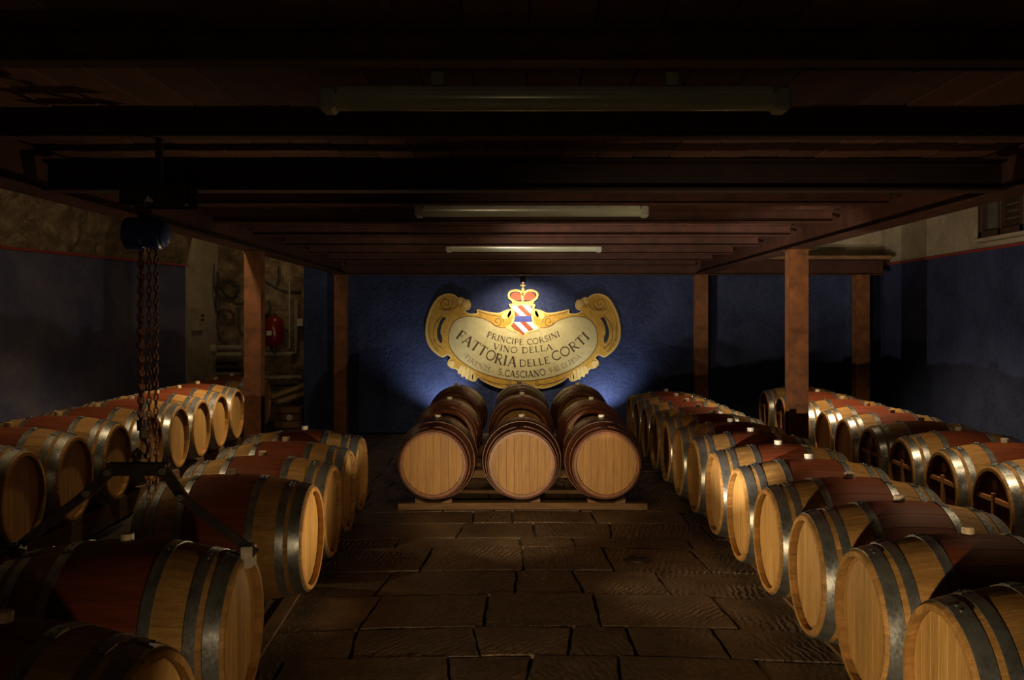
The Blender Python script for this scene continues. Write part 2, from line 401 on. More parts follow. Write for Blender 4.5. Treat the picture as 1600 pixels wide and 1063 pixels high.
tag(o, 'deep dark steel cross beam framed between both girders behind the hoist', 'beam')
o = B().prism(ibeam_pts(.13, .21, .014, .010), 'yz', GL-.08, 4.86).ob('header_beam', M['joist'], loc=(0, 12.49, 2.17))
tag(o, 'rust-red steel header beam along the back wall on three posts', 'beam')
o = B().box(2.55, 4.95, 12.41, 12.58, 2.381, 2.43, .006).ob('timber_plank', M['timber'])
tag(o, 'flat brown timber plank lying on the header beam beside cream wall', 'plank')
hp = [(-.085, -.075), (.085, -.075), (.085, -.062), (.006, -.058), (.006, .058), (.085, .062), (.085, .075), (-.085, .075), (-.085, .062), (-.006, .058), (-.006, -.058), (-.085, -.062)]
def post(x, y, w_, label):
    r = root('steel_post', label, 'post', (x, y, 0), 0, 'rusty steel posts')
    s = w_/.17
    B().prism([(p[0]*s, p[1]*s) for p in hp], 'xy', .012, 2.166).ob('shaft', M['rust'], r)
    B().box(-.11*s, .11*s, -.1*s, .1*s, 0, .012, .003).ob('base_plate', M['rust'], r)
    B().box(-.10*s, .10*s, -.09*s, .09*s, 2.166, 2.178, .003).ob('cap_plate', M['rust'], r)
    return r
post(GL, 8.38, .15, 'thick rusty steel post rising between the two barrel rows under the hoist-side girder')
post(GR, 8.15, .163, 'thick rusty steel post rising between the two barrel rows on the window side')
post(GL, 12.48, .165, 'rusty steel post at the back wall where the hoist-side girder ends')
post(GR+.01, 12.48, .165, 'rusty steel post at the back wall where the window-side girder ends')
post(4.56, 12.48, .18, 'rusty steel post at the back wall under the far header beam end')

# ------------------------------------------------------------------ flagstone floor
floor = struct('floor', B().box(-9, RX+.3, -1.6, 14.8, -.12, -.022).me('floor', M['grout']))
def jy(y, x): return y - .055*(x-.1)**2
rows = [2.35, 2.95, 3.50, 3.92, 4.36, 4.78, 5.35, 5.86, 6.46, 6.76, 7.25, 7.70, 8.2, 8.75, 9.2, 9.75, 10.3, 10.9, 11.5, 12.1, 12.7, 13.1]
cuts = {3.92: [-1.62, -1.05, -.28, .02, .43, 1.1, 1.75], 4.36: [-1.7, -.78, -.18, .235, .55, .98, 1.65], 4.78: [-1.7, -.81, -.18, .42, 1.12, 1.8],
        5.35: [-1.8, -.82, -.02, .38, .87, 1.5, 2], 5.86: [-1.7, -.62, .03, .6, 1.2, 1.9], 6.46: [-1.6, -.85, .02, .4, 1.2, 1.8], 6.76: [-1.7, -.45, .12, .67, 1.4, 2], 7.25: [-1.5, -.35, -.05, .6, 1.3, 1.9]}
ns = 0
for i in range(len(rows)-1):
    y0, y1 = rows[i], rows[i+1]
    xs = cuts.get(y0)
    if xs is None:
        xs = [-1.9+random.uniform(0, .2)]
        while xs[-1] < 1.9: xs.append(xs[-1]+random.uniform(.38, .75))
    lo = -2.2 if y0 > 5 else -1.95
    xs = [lo] + [x for x in xs if x > lo+.2]
    while xs[-1] < 2.2: xs.append(xs[-1]+random.uniform(.4, .7))
    sks = [random.uniform(-.05, .05) for _ in xs]
    for k in range(len(xs)-1):
        xa, xb = xs[k], xs[k+1]; g = .008
        bm = bmesh.new(); out = []
        def edge(p, q, n):
            for t in range(n):
                f_ = t/n; x = p[0]+(q[0]-p[0])*f_; y = p[1]+(q[1]-p[1])*f_
                out.append((x+random.uniform(-.006, .006), y+random.uniform(-.006, .006)))
        e0, e1, e2, e3 = (xa+g, y0+g), (xb-g, y0+g), (xb-g+sks[k+1], y1-g), (xa+g+sks[k], y1-g)
        nxs = max(4, int((xb-xa)/.09)); nys = max(3, int((y1-y0)/.09))
        edge(e0, e1, nxs); edge(e1, e2, nys); edge(e2, e3, nxs); edge(e3, e0, nys)
        cx, cy = (xa+xb)/2, (y0+y1)/2
        out = [(x, jy(y, x)) for x, y in out]; cyj = jy(cy, cx)
        f = bm.faces.new([bm.verts.new((x-cx, y-cyj, 0)) for x, y in out])
        ins = bmesh.ops.inset_individual(bm, faces=[f], thickness=.016, depth=0)
        low = set(bm.verts) - set(f.verts)
        for v in low: v.co.z = -.011
        ins = bmesh.ops.inset_individual(bm, faces=[f], thickness=.05, depth=0)
        for v in f.verts: v.co.z += random.uniform(-.003, .006)
        sk_ = bmesh.ops.extrude_edge_only(bm, edges=[e for e in bm.edges if e.is_boundary])
        for v in sk_['geom']:
            if isinstance(v, bmesh.types.BMVert): v.co.z = -.06
        bmesh.ops.triangulate(bm, faces=[f])
        bmesh.ops.recalc_face_normals(bm, faces=bm.faces[:])
        me = bpy.data.meshes.new('flagstone'); bm.to_mesh(me); bm.free(); me.materials.append(M['stone'])
        me.shade_smooth(); me.set_sharp_from_angle(angle=R(50))
        link('flagstone', me, floor, (cx, cyj, random.uniform(-.007, .001)), (random.uniform(-.008, .008), random.uniform(-.008, .008), 0)); ns += 1
# round iron ring let into one stone
o = B().lathe([(.055, -.006), (.055, .006), (.075, .010), (.092, .006), (.092, -.006)], 28).lathe([(.001, .0), (.055, .0)], 28).ob('drain_cap', M['black_iron'], smooth=40, loc=(.78, 6.12, .001))
tag(o, 'small round drain cap let into a flagstone in the aisle', 'drain')

# ------------------------------------------------------------------ barrels
HL, RB, RC = .45, .345, .277
def rad(x): return RB - (RB-RC)*(abs(x)/HL)**2
NS = 24
def stave_mesh(mat):
    xs = [-HL, -.443, -.40, -.33, -.25, -.16, -.08, 0, .08, .16, .25, .33, .40, .443, HL]
    v = []; f = []; da = 2*PI/NS; n = 4
    for i, x in enumerate(xs):
        r = rad(x) - (.005 if i in (0, len(xs)-1) else 0)
        ri = r-.024 + (.004 if i in (0, len(xs)-1) else 0)
        an = [-da/2+.0, -da/2+.004, -da/6, da/6, da/2-.004, da/2]; rr = [r-.0016, r, r, r, r, r-.0016]
        for a_, q in zip(an, rr): v.append((x, q*math.sin(a_), q*math.cos(a_)))
        v.append((x, ri*math.sin(da/2), ri*math.cos(da/2))); v.append((x, ri*math.sin(-da/2), ri*math.cos(-da/2)))
    m_ = 8
    for i in range(len(xs)-1):
        for j in range(m_):
            a_, b2 = i*m_+j, i*m_+(j+1) % m_
            f.append((a_, a_+m_, b2+m_, b2))
    f.append(tuple(range(m_))); f.append(tuple((len(xs)-1)*m_+j for j in reversed(range(m_))))
    return mesh('stave', v, f, mat, 30)
def hoop_mesh(xa, xb, mat):
    b_ = B(); n = 72; t = .0035
    prof = [(rad(xa)-.002, xa), (rad(xa)+t, xa), (rad((xa+xb)/2)+t, (xa+xb)/2), (rad(xb)+t, xb), (rad(xb)-.002, xb)]
    b_.lathe(prof, n, 'x')
    # lapped joint with two rivets on top
    xm = (xa+xb)/2; a0 = random.uniform(-.25, .25)
    prof2 = [(rad(xa)+t, xa), (rad(xa)+2*t, xa+.001), (rad(xb)+2*t, xb-.001), (rad(xb)+t, xb)]
    b_.lathe(prof2, 6, 'x', a0=PI/2+a0-.10, a1=PI/2+a0+.10)
    for s in (-.055, .055):
        an = a0+s; r = rad(xm)+2*t
        bm = bmesh.new(); bmesh.ops.create_uvsphere(bm, u_segments=8, v_segments=4, radius=.007)
        b_.bm(bm, Matrix.Translation((xm, r*-math.sin(an), r*math.cos(an))) @ Matrix.Diagonal((1, 1, .6, 1)))
    me = b_.me('hoop', mat, 40)
    return me
def head_boards(mat, nb_=8):
    """boards of one head, side by side across y, grain upright"""
    out = []; Rh = rad(HL)-.022; w_ = 2*Rh/nb_; xf = HL-.034
    for k in range(nb_):
        ya, yb = -Rh+k*w_+.0006, -Rh+(k+1)*w_-.0006; n = 6; pts = []
        for i in range(n+1):
            y = ya+(yb-ya)*i/n; pts.append((y, math.sqrt(max(0, Rh*Rh-y*y))))
        for i in range(n+1):
            y = yb-(yb-ya)*i/n; pts.append((y, -math.sqrt(max(0, Rh*Rh-y*y))))
        pts2 = []
        for p in pts:
            if not pts2 or (Vector(p)-Vector(pts2[-1])).length > 1e-5: pts2.append(p)
        if (Vector(pts2[0])-Vector(pts2[-1])).length < 1e-5: pts2.pop()
        b_ = B(); bm = bmesh.new()
        f = bm.faces.new([bm.verts.new((xf, y, z)) for y, z in pts2])
        g = bmesh.ops.extrude_face_region(bm, geom=[f])
        for e_ in g['geom']:
            if isinstance(e_, bmesh.types.BMVert): e_.co.x = xf-.02
        bmesh.ops.inset_individual(bm, faces=[f], thickness=.0014, depth=0)
        for v in f.verts: v.co.x += .0009
        bmesh.ops.recalc_face_normals(bm, faces=bm.faces[:])
        me = bpy.data.meshes.new('head_board'); bm.to_mesh(me); bm.free(); me.materials.append(mat); out.append(me)
    return out
HOOPS = [(HL-.068, HL-.014), (HL-.132, HL-.092), (.165, .205)]
def kind_meshes(st, hp_, hd, bung):
    d = {'stave': stave_mesh(st), 'boards': head_boards(hd), 'hoops': []}
    for s in (1, -1):
        for a_, c in HOOPS: d['hoops'].append(hoop_mesh(*((a_, c) if s > 0 else (-c, -a_)), hp_))
    Rh = rad(HL)-.02
    d['back'] = B().lathe([(.001, -HL+.034), (Rh, -HL+.034), (Rh, -HL+.05)], 36, 'x').me('head', hd)
    d['bung'] = B().lathe([(.024, -.03), (.027, .022), (.025, .028), (.0005, .029)], 16).me('bung', bung, 40)
    return d
KM = {'row': kind_meshes(M['stave'], M['hoop'], M['head'], M['white_bung']),
      'cork': kind_meshes(M['stave'], M['hoop'], M['head'], M['bung']),
      'red': kind_meshes(M['stave'], M['hoop'], M['red_head'], M['white_bung']),
      'centre': kind_meshes(M['centre_stave'], M['brown_hoop'], M['centre_head'], M['white_bung'])}
br_v = B().box(HL-.034, HL-.008, -.016, .016, -.235, .115, .003).me('upright_brace', M['brace'])
br_h = B().box(HL-.034, HL-.016, -.225, .225, .055, .088, .003).me('cross_brace', M['brace'])
plug = B().lathe([(.034, HL-.036), (.034, HL-.026), (.030, HL-.024), (.0005, HL-.024)], 20, 'x', (0, 0, .165)).me('head_plug', M['brace'], 40)
NBAR = [0]
def barrel(kind, face_x, y, rz, label, group, zb=.012, roll=None, braced=False, back=True):
    """root sits under the belly; the planked head looks along local +x"""
    d = KM[kind]
    x = face_x
    r = root('wine_barrel', label, 'barrel', (x, y, zb), rz, group)
    ro = random.uniform(-.05, .05) if roll is None else roll
    off = random.uniform(0, 2*PI/NS)
    for k in range(NS):
        link('stave', d['stave'], r, (0, 0, RB), (ro+off+2*PI*k/NS, 0, 0))
    for hm in d['hoops']: link('hoop', hm, r, (0, 0, RB), (ro+random.uniform(-.03, .03), 0, 0))
    for hb in d['boards']: link('head_board', hb, r, (0, 0, RB), (0, 0, 0))
    if back: link('head', d['back'], r, (0, 0, RB), (0, 0, 0))
    link('bung', d['bung'], r, (0, -math.sin(ro)*RB, RB+math.cos(ro)*RB), (ro, 0, 0))
    if braced:
        link('upright_brace', br_v, r, (0, 0, RB)); link('cross_brace', br_h, r, (0, 0, RB)); link('head_plug', plug, r, (0, 0, RB))
    NBAR[0] += 1
    return r
jit = lambda a_: random.uniform(-a_, a_)
# the row along the window side of the aisle, heads to the aisle
YR = [3.02, 3.73, 4.42, 5.11, 5.80, 6.51, 7.25, 7.97, 8.67, 9.36, 10.05, 10.74, 11.43]
RL = 'oak barrel with wine-red belly, {} from the camera in the row right of the aisle'
for i, y in enumerate(YR):
    k = 'cork' if i in (0, 1) else ('red' if 8 <= i <= 11 else 'row')
    barrel(k, 1.35+HL, y, PI+jit(.012), ('dark-headed ' if k == 'red' else '') + RL.format(ORD[i]) if k != 'red' else
           f'dark-headed oak barrel, {ORD[i]} from the camera in the row right of the aisle', 'barrels in the row right of the aisle')
# the row by the window-side blue wall
FR = [(2.97, 5.88, 1), (2.97, 6.58, 1), (2.98, 7.30, 1), (3.00, 8.02, 1), (3.04, 8.76, 0), (3.08, 9.48, 0), (3.12, 10.3, 0), (3.17, 11.35, 1), (3.22, 12.3, 1)]
for i, (x, y, br) in enumerate(FR):
    lab = (f'oak barrel with braced dark red head, {ORD[i]} from the camera beside the right wall' if br else
           f'oak barrel with plain tan head, {ORD[i]} from the camera beside the right wall')
    barrel('red' if br else 'cork', x+HL, y, PI-.03+jit(.012), lab, 'barrels beside the right wall', braced=bool(br))
# the row left of the aisle, heads to the aisle
NL = [(-.99, 2.60, -.12), (-1.045, 3.58, .0), (-1.12, 5.13, 0), (-1.15, 5.85, 0), (-1.18, 6.57, 0), (-1.21, 7.28, 0)]
labs = ['dark shadowed oak barrel nearest the camera, below the one gripped by the iron tongs',
        'oak barrel with shiny end hoop gripped at both ends by the iron lifting tongs',
        'oak barrel with red belly, first past the tongs in row left of aisle',
        'oak barrel with red belly, second past the tongs in row left of aisle',
        'oak barrel with red belly, third past the tongs in row left of aisle',
        'oak barrel with red belly, fourth and last past the tongs left of aisle']
for (x, y, dz), lab in zip(NL, labs):
    barrel('cork', x-HL, y, dz+jit(.01), lab, 'barrels in the row left of the aisle', zb=.024)
# the row by the hoist-side blue wall
FL = [(x, y) for x, y in ((-2.86, 4.8), (-2.905, 5.5), (-2.94, 6.22), (-2.98, 6.97), (-3.02, 7.71), (-3.06, 8.47), (-3.095, 9.17), (-3.13, 9.87), (-3.17, 10.58), (-3.21, 11.31), (-3.26, 12.12))]
for i, (x, y) in enumerate(FL):
    if i == 0: continue
    barrel('cork', x-HL, y, .04+jit(.015), f'oak barrel with red belly, {ORD[i-1]} from the camera beside the left wall', 'barrels beside the left wall', zb=.162)
# the dark stack of nine in the middle, heads to the camera
CX = [(-.706, 'left'), (.028, 'middle'), (.728, 'right')]
CYZ = [[(8.21, .018), (9.48, .072), (10.98, .112)], [(8.19, .024), (9.75, .098), (11.35, .112)], [(8.22, .018), (9.5, .070), (11.2, .108)]]
for (x, col_n), lst in zip(CX, CYZ):
    for i, (y, zb) in enumerate(lst):
        where = ['front', 'second', 'back'][i]
        barrel('centre', x, y, -PI/2+jit(.012), f'brown varnished barrel in the {where} rank, {col_n} file, below the painted sign',
               'brown barrels stacked below the sign', zb, roll=[(.0), (-.03), (.05)][i])

# timbers under the rows
def rail(x, y0, y1, label, z1=.019, dx=0, mat='timber_y', wd=.07, z0=.0):
    b_ = B(); n = 6; v = []
    for i in range(n+1):
        t = i/n; y = y0+(y1-y0)*t; xx = x+dx*t
        v += [(xx-wd/2, y, z0), (xx+wd/2, y, z0), (xx+wd/2, y, z1), (xx-wd/2, y, z1)]
    f = [(0, 1, 2, 3), tuple(n*4+k for k in (3, 2, 1, 0))]
    for i in range(n):
        for k in range(4): f.append((i*4+k, (i+1)*4+k, (i+1)*4+(k+1) % 4, i*4+(k+1) % 4))
    o = b_.add(v, [tuple(reversed(q)) for q in f]).ob('timber_rail', M[mat])
    return tag(o, label, 'rail', 'timber rails under the barrels')
rail(1.35+.165, 2.7, 11.75, 'long timber rail under barrel heads, row right of the aisle')
rail(1.35+.735, 2.7, 11.75, 'long timber rail under barrel tails, row right of the aisle')
rail(2.97+.165, 5.5, 12.6, 'long timber rail under braced barrel heads by right wall', dx=.24)
rail(2.97+.735, 5.5, 12.6, 'long timber rail under barrel tails by right wall', dx=.24)
rail(-.98-.165, 2.75, 7.65, 'long timber rail under barrel heads, row left of the aisle', dx=-.24)
rail(-.98-.735, 2.75, 7.65, 'long timber rail under barrel tails, row left of the aisle', dx=-.24)
rail(-2.89-.165, 5.15, 12.5, 'thick timber rail under barrel heads by left wall', z1=.168, dx=-.35)
rail(-2.89-.735, 5.15, 12.5, 'thick timber rail under barrel tails by left wall', z1=.168, dx=-.35)
def xbeam(x0, x1, y, z0, z1, label, sag=0, wd=.10):
    n = 8; v = []
    for i in range(n+1):
        t = i/n; x = x0+(x1-x0)*t; s = sag*(1-(2*t-1)**2)
        v += [(x, y-wd/2, z0+s), (x, y+wd/2, z0+s), (x, y+wd/2, z1+s), (x, y-wd/2, z1+s)]
    f = [(0, 3, 2, 1), tuple(n*4+k for k in (0, 1, 2, 3))]
    for i in range(n):
        for k in range(4): f.append((i*4+k, i*4+(k+1) % 4, (i+1)*4+(k+1) % 4, (i+1)*4+k))
    o = B().add(v, f).ob('timber_bearer', M['timber'])
    return tag(o, label, 'bearer', 'timber bearers under the brown barrels')
xbeam(-.99, 1.06, 7.755, .0, .054, 'bowed timber bearer on the floor below the three front barrel heads', .008, .11)
xbeam(-.80, .85, 8.50, .0, .030, 'timber bearer under the tails of the three front brown barrels')
for y, nm in ((9.35, 'heads of the second rank'), (9.85, 'tails of the second rank'), (10.95, 'heads of the back rank'), (11.4, 'tails of the back rank')):
    xbeam(-.80, .82, y, .0, .069 if y < 10.5 else .105, f'timber bearer under the {nm} of brown barrels')
wedge = B().prism([(-.05, 0), (.04, 0), (-.05, .04)], 'xz', -.04, .04).me('wedge', M['timber'])
wl = B().prism([(-.07, 0), (.07, 0), (.05, .022), (-.05, .022)], 'xz', -.04, .04).me('wedge', M['pale_timber'])
for (x, s, lab) in ((-.80, 1, 'small timber wedge outside the left front brown barrel'), (-.60, -1, 'small timber wedge inside the left front brown barrel'),
                    (.13, -1, 'small reddish timber wedge right of the middle front barrel'), (.62, 1, 'small timber wedge inside the right front brown barrel'), (.83, -1, 'small timber wedge outside the right front brown barrel')):
    o = link('wedge', wedge, None, (x, 7.752, .054+.008*(1-(2*(x+.99)/2.05-1)**2))); o.scale = (s, 1, .8)
    if s < 0: o.rotation_euler = (0, 0, PI); o.scale = (1, 1, .8)
    tag(o, lab, 'wedge', 'wedges on the front bearer')
o = B().box(-.12, .12, -.2, .2, 0, .022, .003).ob('pale_board', M['pale_timber'], loc=(-2.62, 9.0, .0), rot=(0, 0, .1))
tag(o, 'short pale board on the floor beside the thick hoist-side post', 'board')

# ------------------------------------------------------------------ painted sign
SY = BY-.012; DS = .55
K = (BY-.03)/F
def S(cx, cy):  # a point of the sign given in its own drawing grid
    px = 640+cx/4.444; py = 410+cy/4.444
    return ((px-810)*K, H-(py-503)*K)
def smooth(pts, n=5, closed=True):
    P = [Vector(p) for p in pts]; N = len(P); out = []
    for i in range(N if closed else N-1):
        p0, p1, p2, p3 = (P[(i-1) % N], P[i], P[(i+1) % N], P[(i+2) % N]) if closed else (P[max(i-1, 0)], P[i], P[i+1], P[min(i+2, N-1)])
        for k in range(n):
            t = k/n
            out.append(.5*((2*p1)+(-p0+p2)*t+(2*p0-5*p1+4*p2-p3)*t*t+(-p0+3*p1-3*p2+p3)*t*t*t))
    if not closed: out.append(P[-1])
    return out
CXM = 788
def mirror(pts): return pts + [(2*CXM-x, y) for x, y in reversed(pts) if abs(x-CXM) > 1]
sign = root('painted_sign', 'ochre scrolled wall sign with crown, striped shield and dark lettering above the brown barrels', 'sign', (0, SY, S(0, 870)[1]))
zs = sign.location.z
def flat(name, pts, mat, d0, d1, parent=None, sm=None):
    """shape in the sign grid standing proud of the wall from d0 to d1"""
    if sm: pts = [tuple(p) for p in smooth(pts, sm)]
    q = [S(*p) for p in pts]
    b_ = B().prism([(x, z-zs) for x, z in q], 'xz', -d0*DS, -d1*DS)
    return b_.ob(name, mat, parent or sign)
left_out = [(788, 300), (720, 320), (660, 335), (620, 352), (560, 348), (510, 338), (466, 329), (468, 352), (430, 358), (395, 352), (372, 332), (385, 326), (408, 318),
            (416, 292), (405, 262), (380, 258), (352, 240), (332, 246), (305, 226), (270, 216), (225, 225), (190, 248), (160, 290), (132, 350), (113, 420), (108, 490), (120, 555), (150, 606), (190, 642), (222, 658),
            (256, 642), (284, 664), (266, 684), (262, 712), (285, 735), (320, 742), (350, 775), (392, 802), (425, 826), (452, 826), (468, 800), (500, 822), (545, 848), (610, 872), (660, 878), (720, 872), (788, 880)]
frame = flat('scrolled_frame', mirror(left_out), M['gold'], 0, .022, sm=3)
left_in = [(788, 440), (730, 448), (690, 452), (640, 455), (590, 440), (560, 415), (510, 392), (450, 378), (385, 378), (325, 400), (288, 445), (272, 510), (276, 575), (305, 632), (350, 680), (410, 722), (480, 760), (560, 788), (640, 808), (720, 820), (788, 824)]
panel = flat('parchment_panel', mirror(left_in), M['parchment'], .022, .026, sm=3)
slot_l = [(252, 388), (226, 384), (204, 430), (190, 490), (200, 540), (222, 564), (226, 520), (214, 490), (222, 440), (240, 405)]
M['slot'] = plain('slot_paint', (.02, .022, .03), .9)
flat('slot', slot_l, M['slot'], .022, .0245, sm=2)
flat('slot', [(2*CXM-x, y) for x, y in slot_l], M['slot'], .022, .0245, sm=2)
def stroke(name, pts, wd, mat, d=.026, parent=None, sm=4, closed=False):
    P = smooth(pts, sm, closed) if sm else [Vector(p) for p in pts]
    L = []; Rr = []
    for i, p in enumerate(P):
        a_ = P[i-1] if (i > 0 or closed) else p; c = P[(i+1) % len(P)] if (i < len(P)-1 or closed) else p
        t = (c-a_).normalized(); n = Vector((-t.y, t.x)); w_ = wd if not callable(wd) else wd(i/(len(P)-1))
        L.append(p+n*w_/2); Rr.append(p-n*w_/2)
    v = []; f = []
    for a_, c in zip(L, Rr):
        for q, dd in ((a_, d), (c, d), (a_, d-.004), (c, d-.004)):
            x, z = S(q.x, q.y); v.append((x, -dd*DS, z-zs))
    n = len(L)
    for i in range(n if closed else n-1):
        k, k2 = i*4, ((i+1) % n)*4
        f += [(k, k2, k2+1, k+1), (k, k+2, k2+2, k2), (k+1, k2+1, k2+3, k+3)]
    return B().add(v, f).ob(name, mat, parent or sign)
stroke('frame_highlight', mirror([(CXM-(CXM-x)*.985, 560+(y-560)*.985) for x, y in left_out]), 9, M['gold_light'], .0245, sm=3, closed=True)
stroke('panel_outline', mirror(left_in), 5, M['gold_dark'], .0275, sm=3, closed=True)
def spiral(cx, cy, r0, turns, s=1, a0=0):
    return [(cx+s*r0*(1-t*.85)*math.cos(a0+turns*2*PI*t), cy+r0*(1-t*.85)*math.sin(a0+turns*2*PI*t)) for t in [i/16 for i in range(17)]]
for mir in (0, 1):
    mm = (lambda p: [(2*CXM-x, y) for x, y in p]) if mir else (lambda p: p)
    for name, pts, wd in (('volute_line', spiral(252, 285, 50, 1.6, 1, -.6), 5), ('volute_line', [(205, 320), (250, 335), (310, 320), (340, 285), (335, 255)], 5),
                          ('scroll_line', [(225, 370), (180, 430), (165, 500), (180, 560), (230, 600)], 4), ('scroll_line', [(340, 385), (370, 360), (400, 358)], 4),
                          ('volute_line', spiral(610, 410, 36, 1.3, -1, .3), 5), ('scroll_line', [(478, 340), (540, 360), (600, 372), (640, 385), (655, 420)], 4),
                          ('volute_line', spiral(290, 705, 20, 1.1, 1, .2), 4), ('scroll_line', [(480, 800), (540, 822), (620, 845), (700, 845)], 4),
                          ('volute_line', spiral(690, 838, 22, 1.1, -1, .2), 4), ('scroll_line', [(345, 262), (360, 285), (350, 312)], 4), ('scroll_line', [(140, 420), (136, 480), (150, 545), (200, 620)], 4)):
        stroke(name, mm(pts), wd, M['gold_dark'], .0265)
    for (cx, cy, rx, ry, an) in ((393, 292, 22, 26, 0), (352, 268, 16, 24, .3), (375, 760, 14, 40, .25), (402, 772, 13, 44, .15), (430, 785, 13, 40, .05), (352, 745, 12, 34, .4), (445, 800, 12, 26, 0), (290, 705, 22, 22, 0), (672, 362, 26, 40, .8), (705, 350, 16, 40, .6)):
        pts = []
        for k in range(14):
            t = 2*PI*k/14; x, y = rx*math.cos(t), ry*math.sin(t)
            pts.append((cx+x*math.cos(an)-y*math.sin(an), cy+x*math.sin(an)+y*math.cos(an)))
        flat('acanthus_lobe', mm(pts), M['gold_light'], .022, .030)
# shield
sh = [(690, 300), (700, 288), (745, 292), (788, 282), (835, 290), (868, 290), (872, 306), (858, 335), (860, 380), (872, 425), (908, 452), (885, 478), (850, 482), (820, 495), (790, 522), (755, 495), (728, 482), (695, 476), (668, 452), (702, 425), (716, 380), (714, 335)]
flat('shield_rim', sh, M['gold_light'], .024, .036, sm=3)
sh_in = [(708, 306), (745, 304), (788, 298), (835, 303), (853, 306), (845, 340), (846, 382), (858, 430), (888, 454), (870, 466), (835, 474), (805, 488), (788, 508), (760, 484), (730, 470), (700, 462), (688, 452), (716, 428), (730, 384), (728, 340)]
def clip(poly, a_, c, d_):
    """keep a*x+c*y <= d"""
    out = []
    for i in range(len(poly)):
        p, q = poly[i], poly[(i+1) % len(poly)]; fp = a_*p[0]+c*p[1]-d_; fq = a_*q[0]+c*q[1]-d_
        if fp <= 0: out.append(p)
        if fp*fq < 0:
            t = fp/(fp-fq); out.append((p[0]+(q[0]-p[0])*t, p[1]+(q[1]-p[1])*t))
    return out
base = [tuple(p) for p in smooth(sh_in, 3)]
# diagonal bands: u = x - y ; flat stripes of red and white, a blue bar across the middle
for (ya, yb) in ((280, 372), (414, 530)):
    half = clip(clip(base, 0, 1, yb), 0, -1, -ya)
    u0 = 262
    for k in range(12):
        lo_, hi_ = u0+k*44, u0+(k+1)*44
        q = clip(clip(half, 1, -1.0, hi_), -1, 1.0, -lo_)
        if len(q) >= 3:
            ar = abs(sum(q[i][0]*q[(i+1) % len(q)][1]-q[(i+1) % len(q)][0]*q[i][1] for i in range(len(q))))/2
            if ar > 60: flat('shield_stripe', q, M['heraldic_white'] if k % 2 else M['heraldic_red'], .036, .040)
bar = clip(clip(base, 0, 1, 413), 0, -1, -373)
flat('shield_bar', bar, M['heraldic_blue'], .036, .0405)
# crown
flat('crown_cap', [(708, 262), (700, 235), (712, 215), (745, 208), (775, 222), (788, 235), (800, 222), (830, 206), (862, 214), (872, 236), (862, 262)], M['heraldic_red'], .024, .032, sm=3)
flat('crown_band', [(716, 262), (750, 270), (788, 272), (828, 270), (860, 262), (856, 290), (788, 300), (720, 292)], M['gold_light'], .024, .038, sm=3)
for pts in ([(720, 266), (694, 250), (688, 222), (705, 202), (740, 196), (768, 204), (786, 226)], [(856, 266), (880, 250), (888, 222), (870, 202), (836, 196), (808, 204), (789, 226)], [(787, 268), (782, 235), (787, 200)]):
    stroke('crown_arch', pts, 15, M['gold_light'], .037)
def disc(cx, cy, r, mat, d0, d1, name):
    flat(name, [(cx+r*math.cos(2*PI*k/12), cy+r*math.sin(2*PI*k/12)) for k in range(12)], mat, d0, d1)
for k in range(9):
    t = k/8*PI
    for sx in (-1, 1):
        disc(788+sx*(50)-52*math.cos(t), 232-40*math.sin(t), 6, M['gold_light'], .03, .041, 'crown_pearl')
for k in range(6): disc(728+k*24, 280+4*math.sin(k/5*PI), 7, M['gold'], .036, .043, 'crown_pearl')
disc(787, 190, 11, M['gold_light'], .024, .036, 'crown_orb')
flat('crown_cross', [(782, 182), (782, 168), (770, 166), (770, 156), (781, 157), (781, 144), (793, 144), (793, 157), (804, 156), (804, 166), (792, 168), (792, 182)], M['gold_light'], .022, .032)
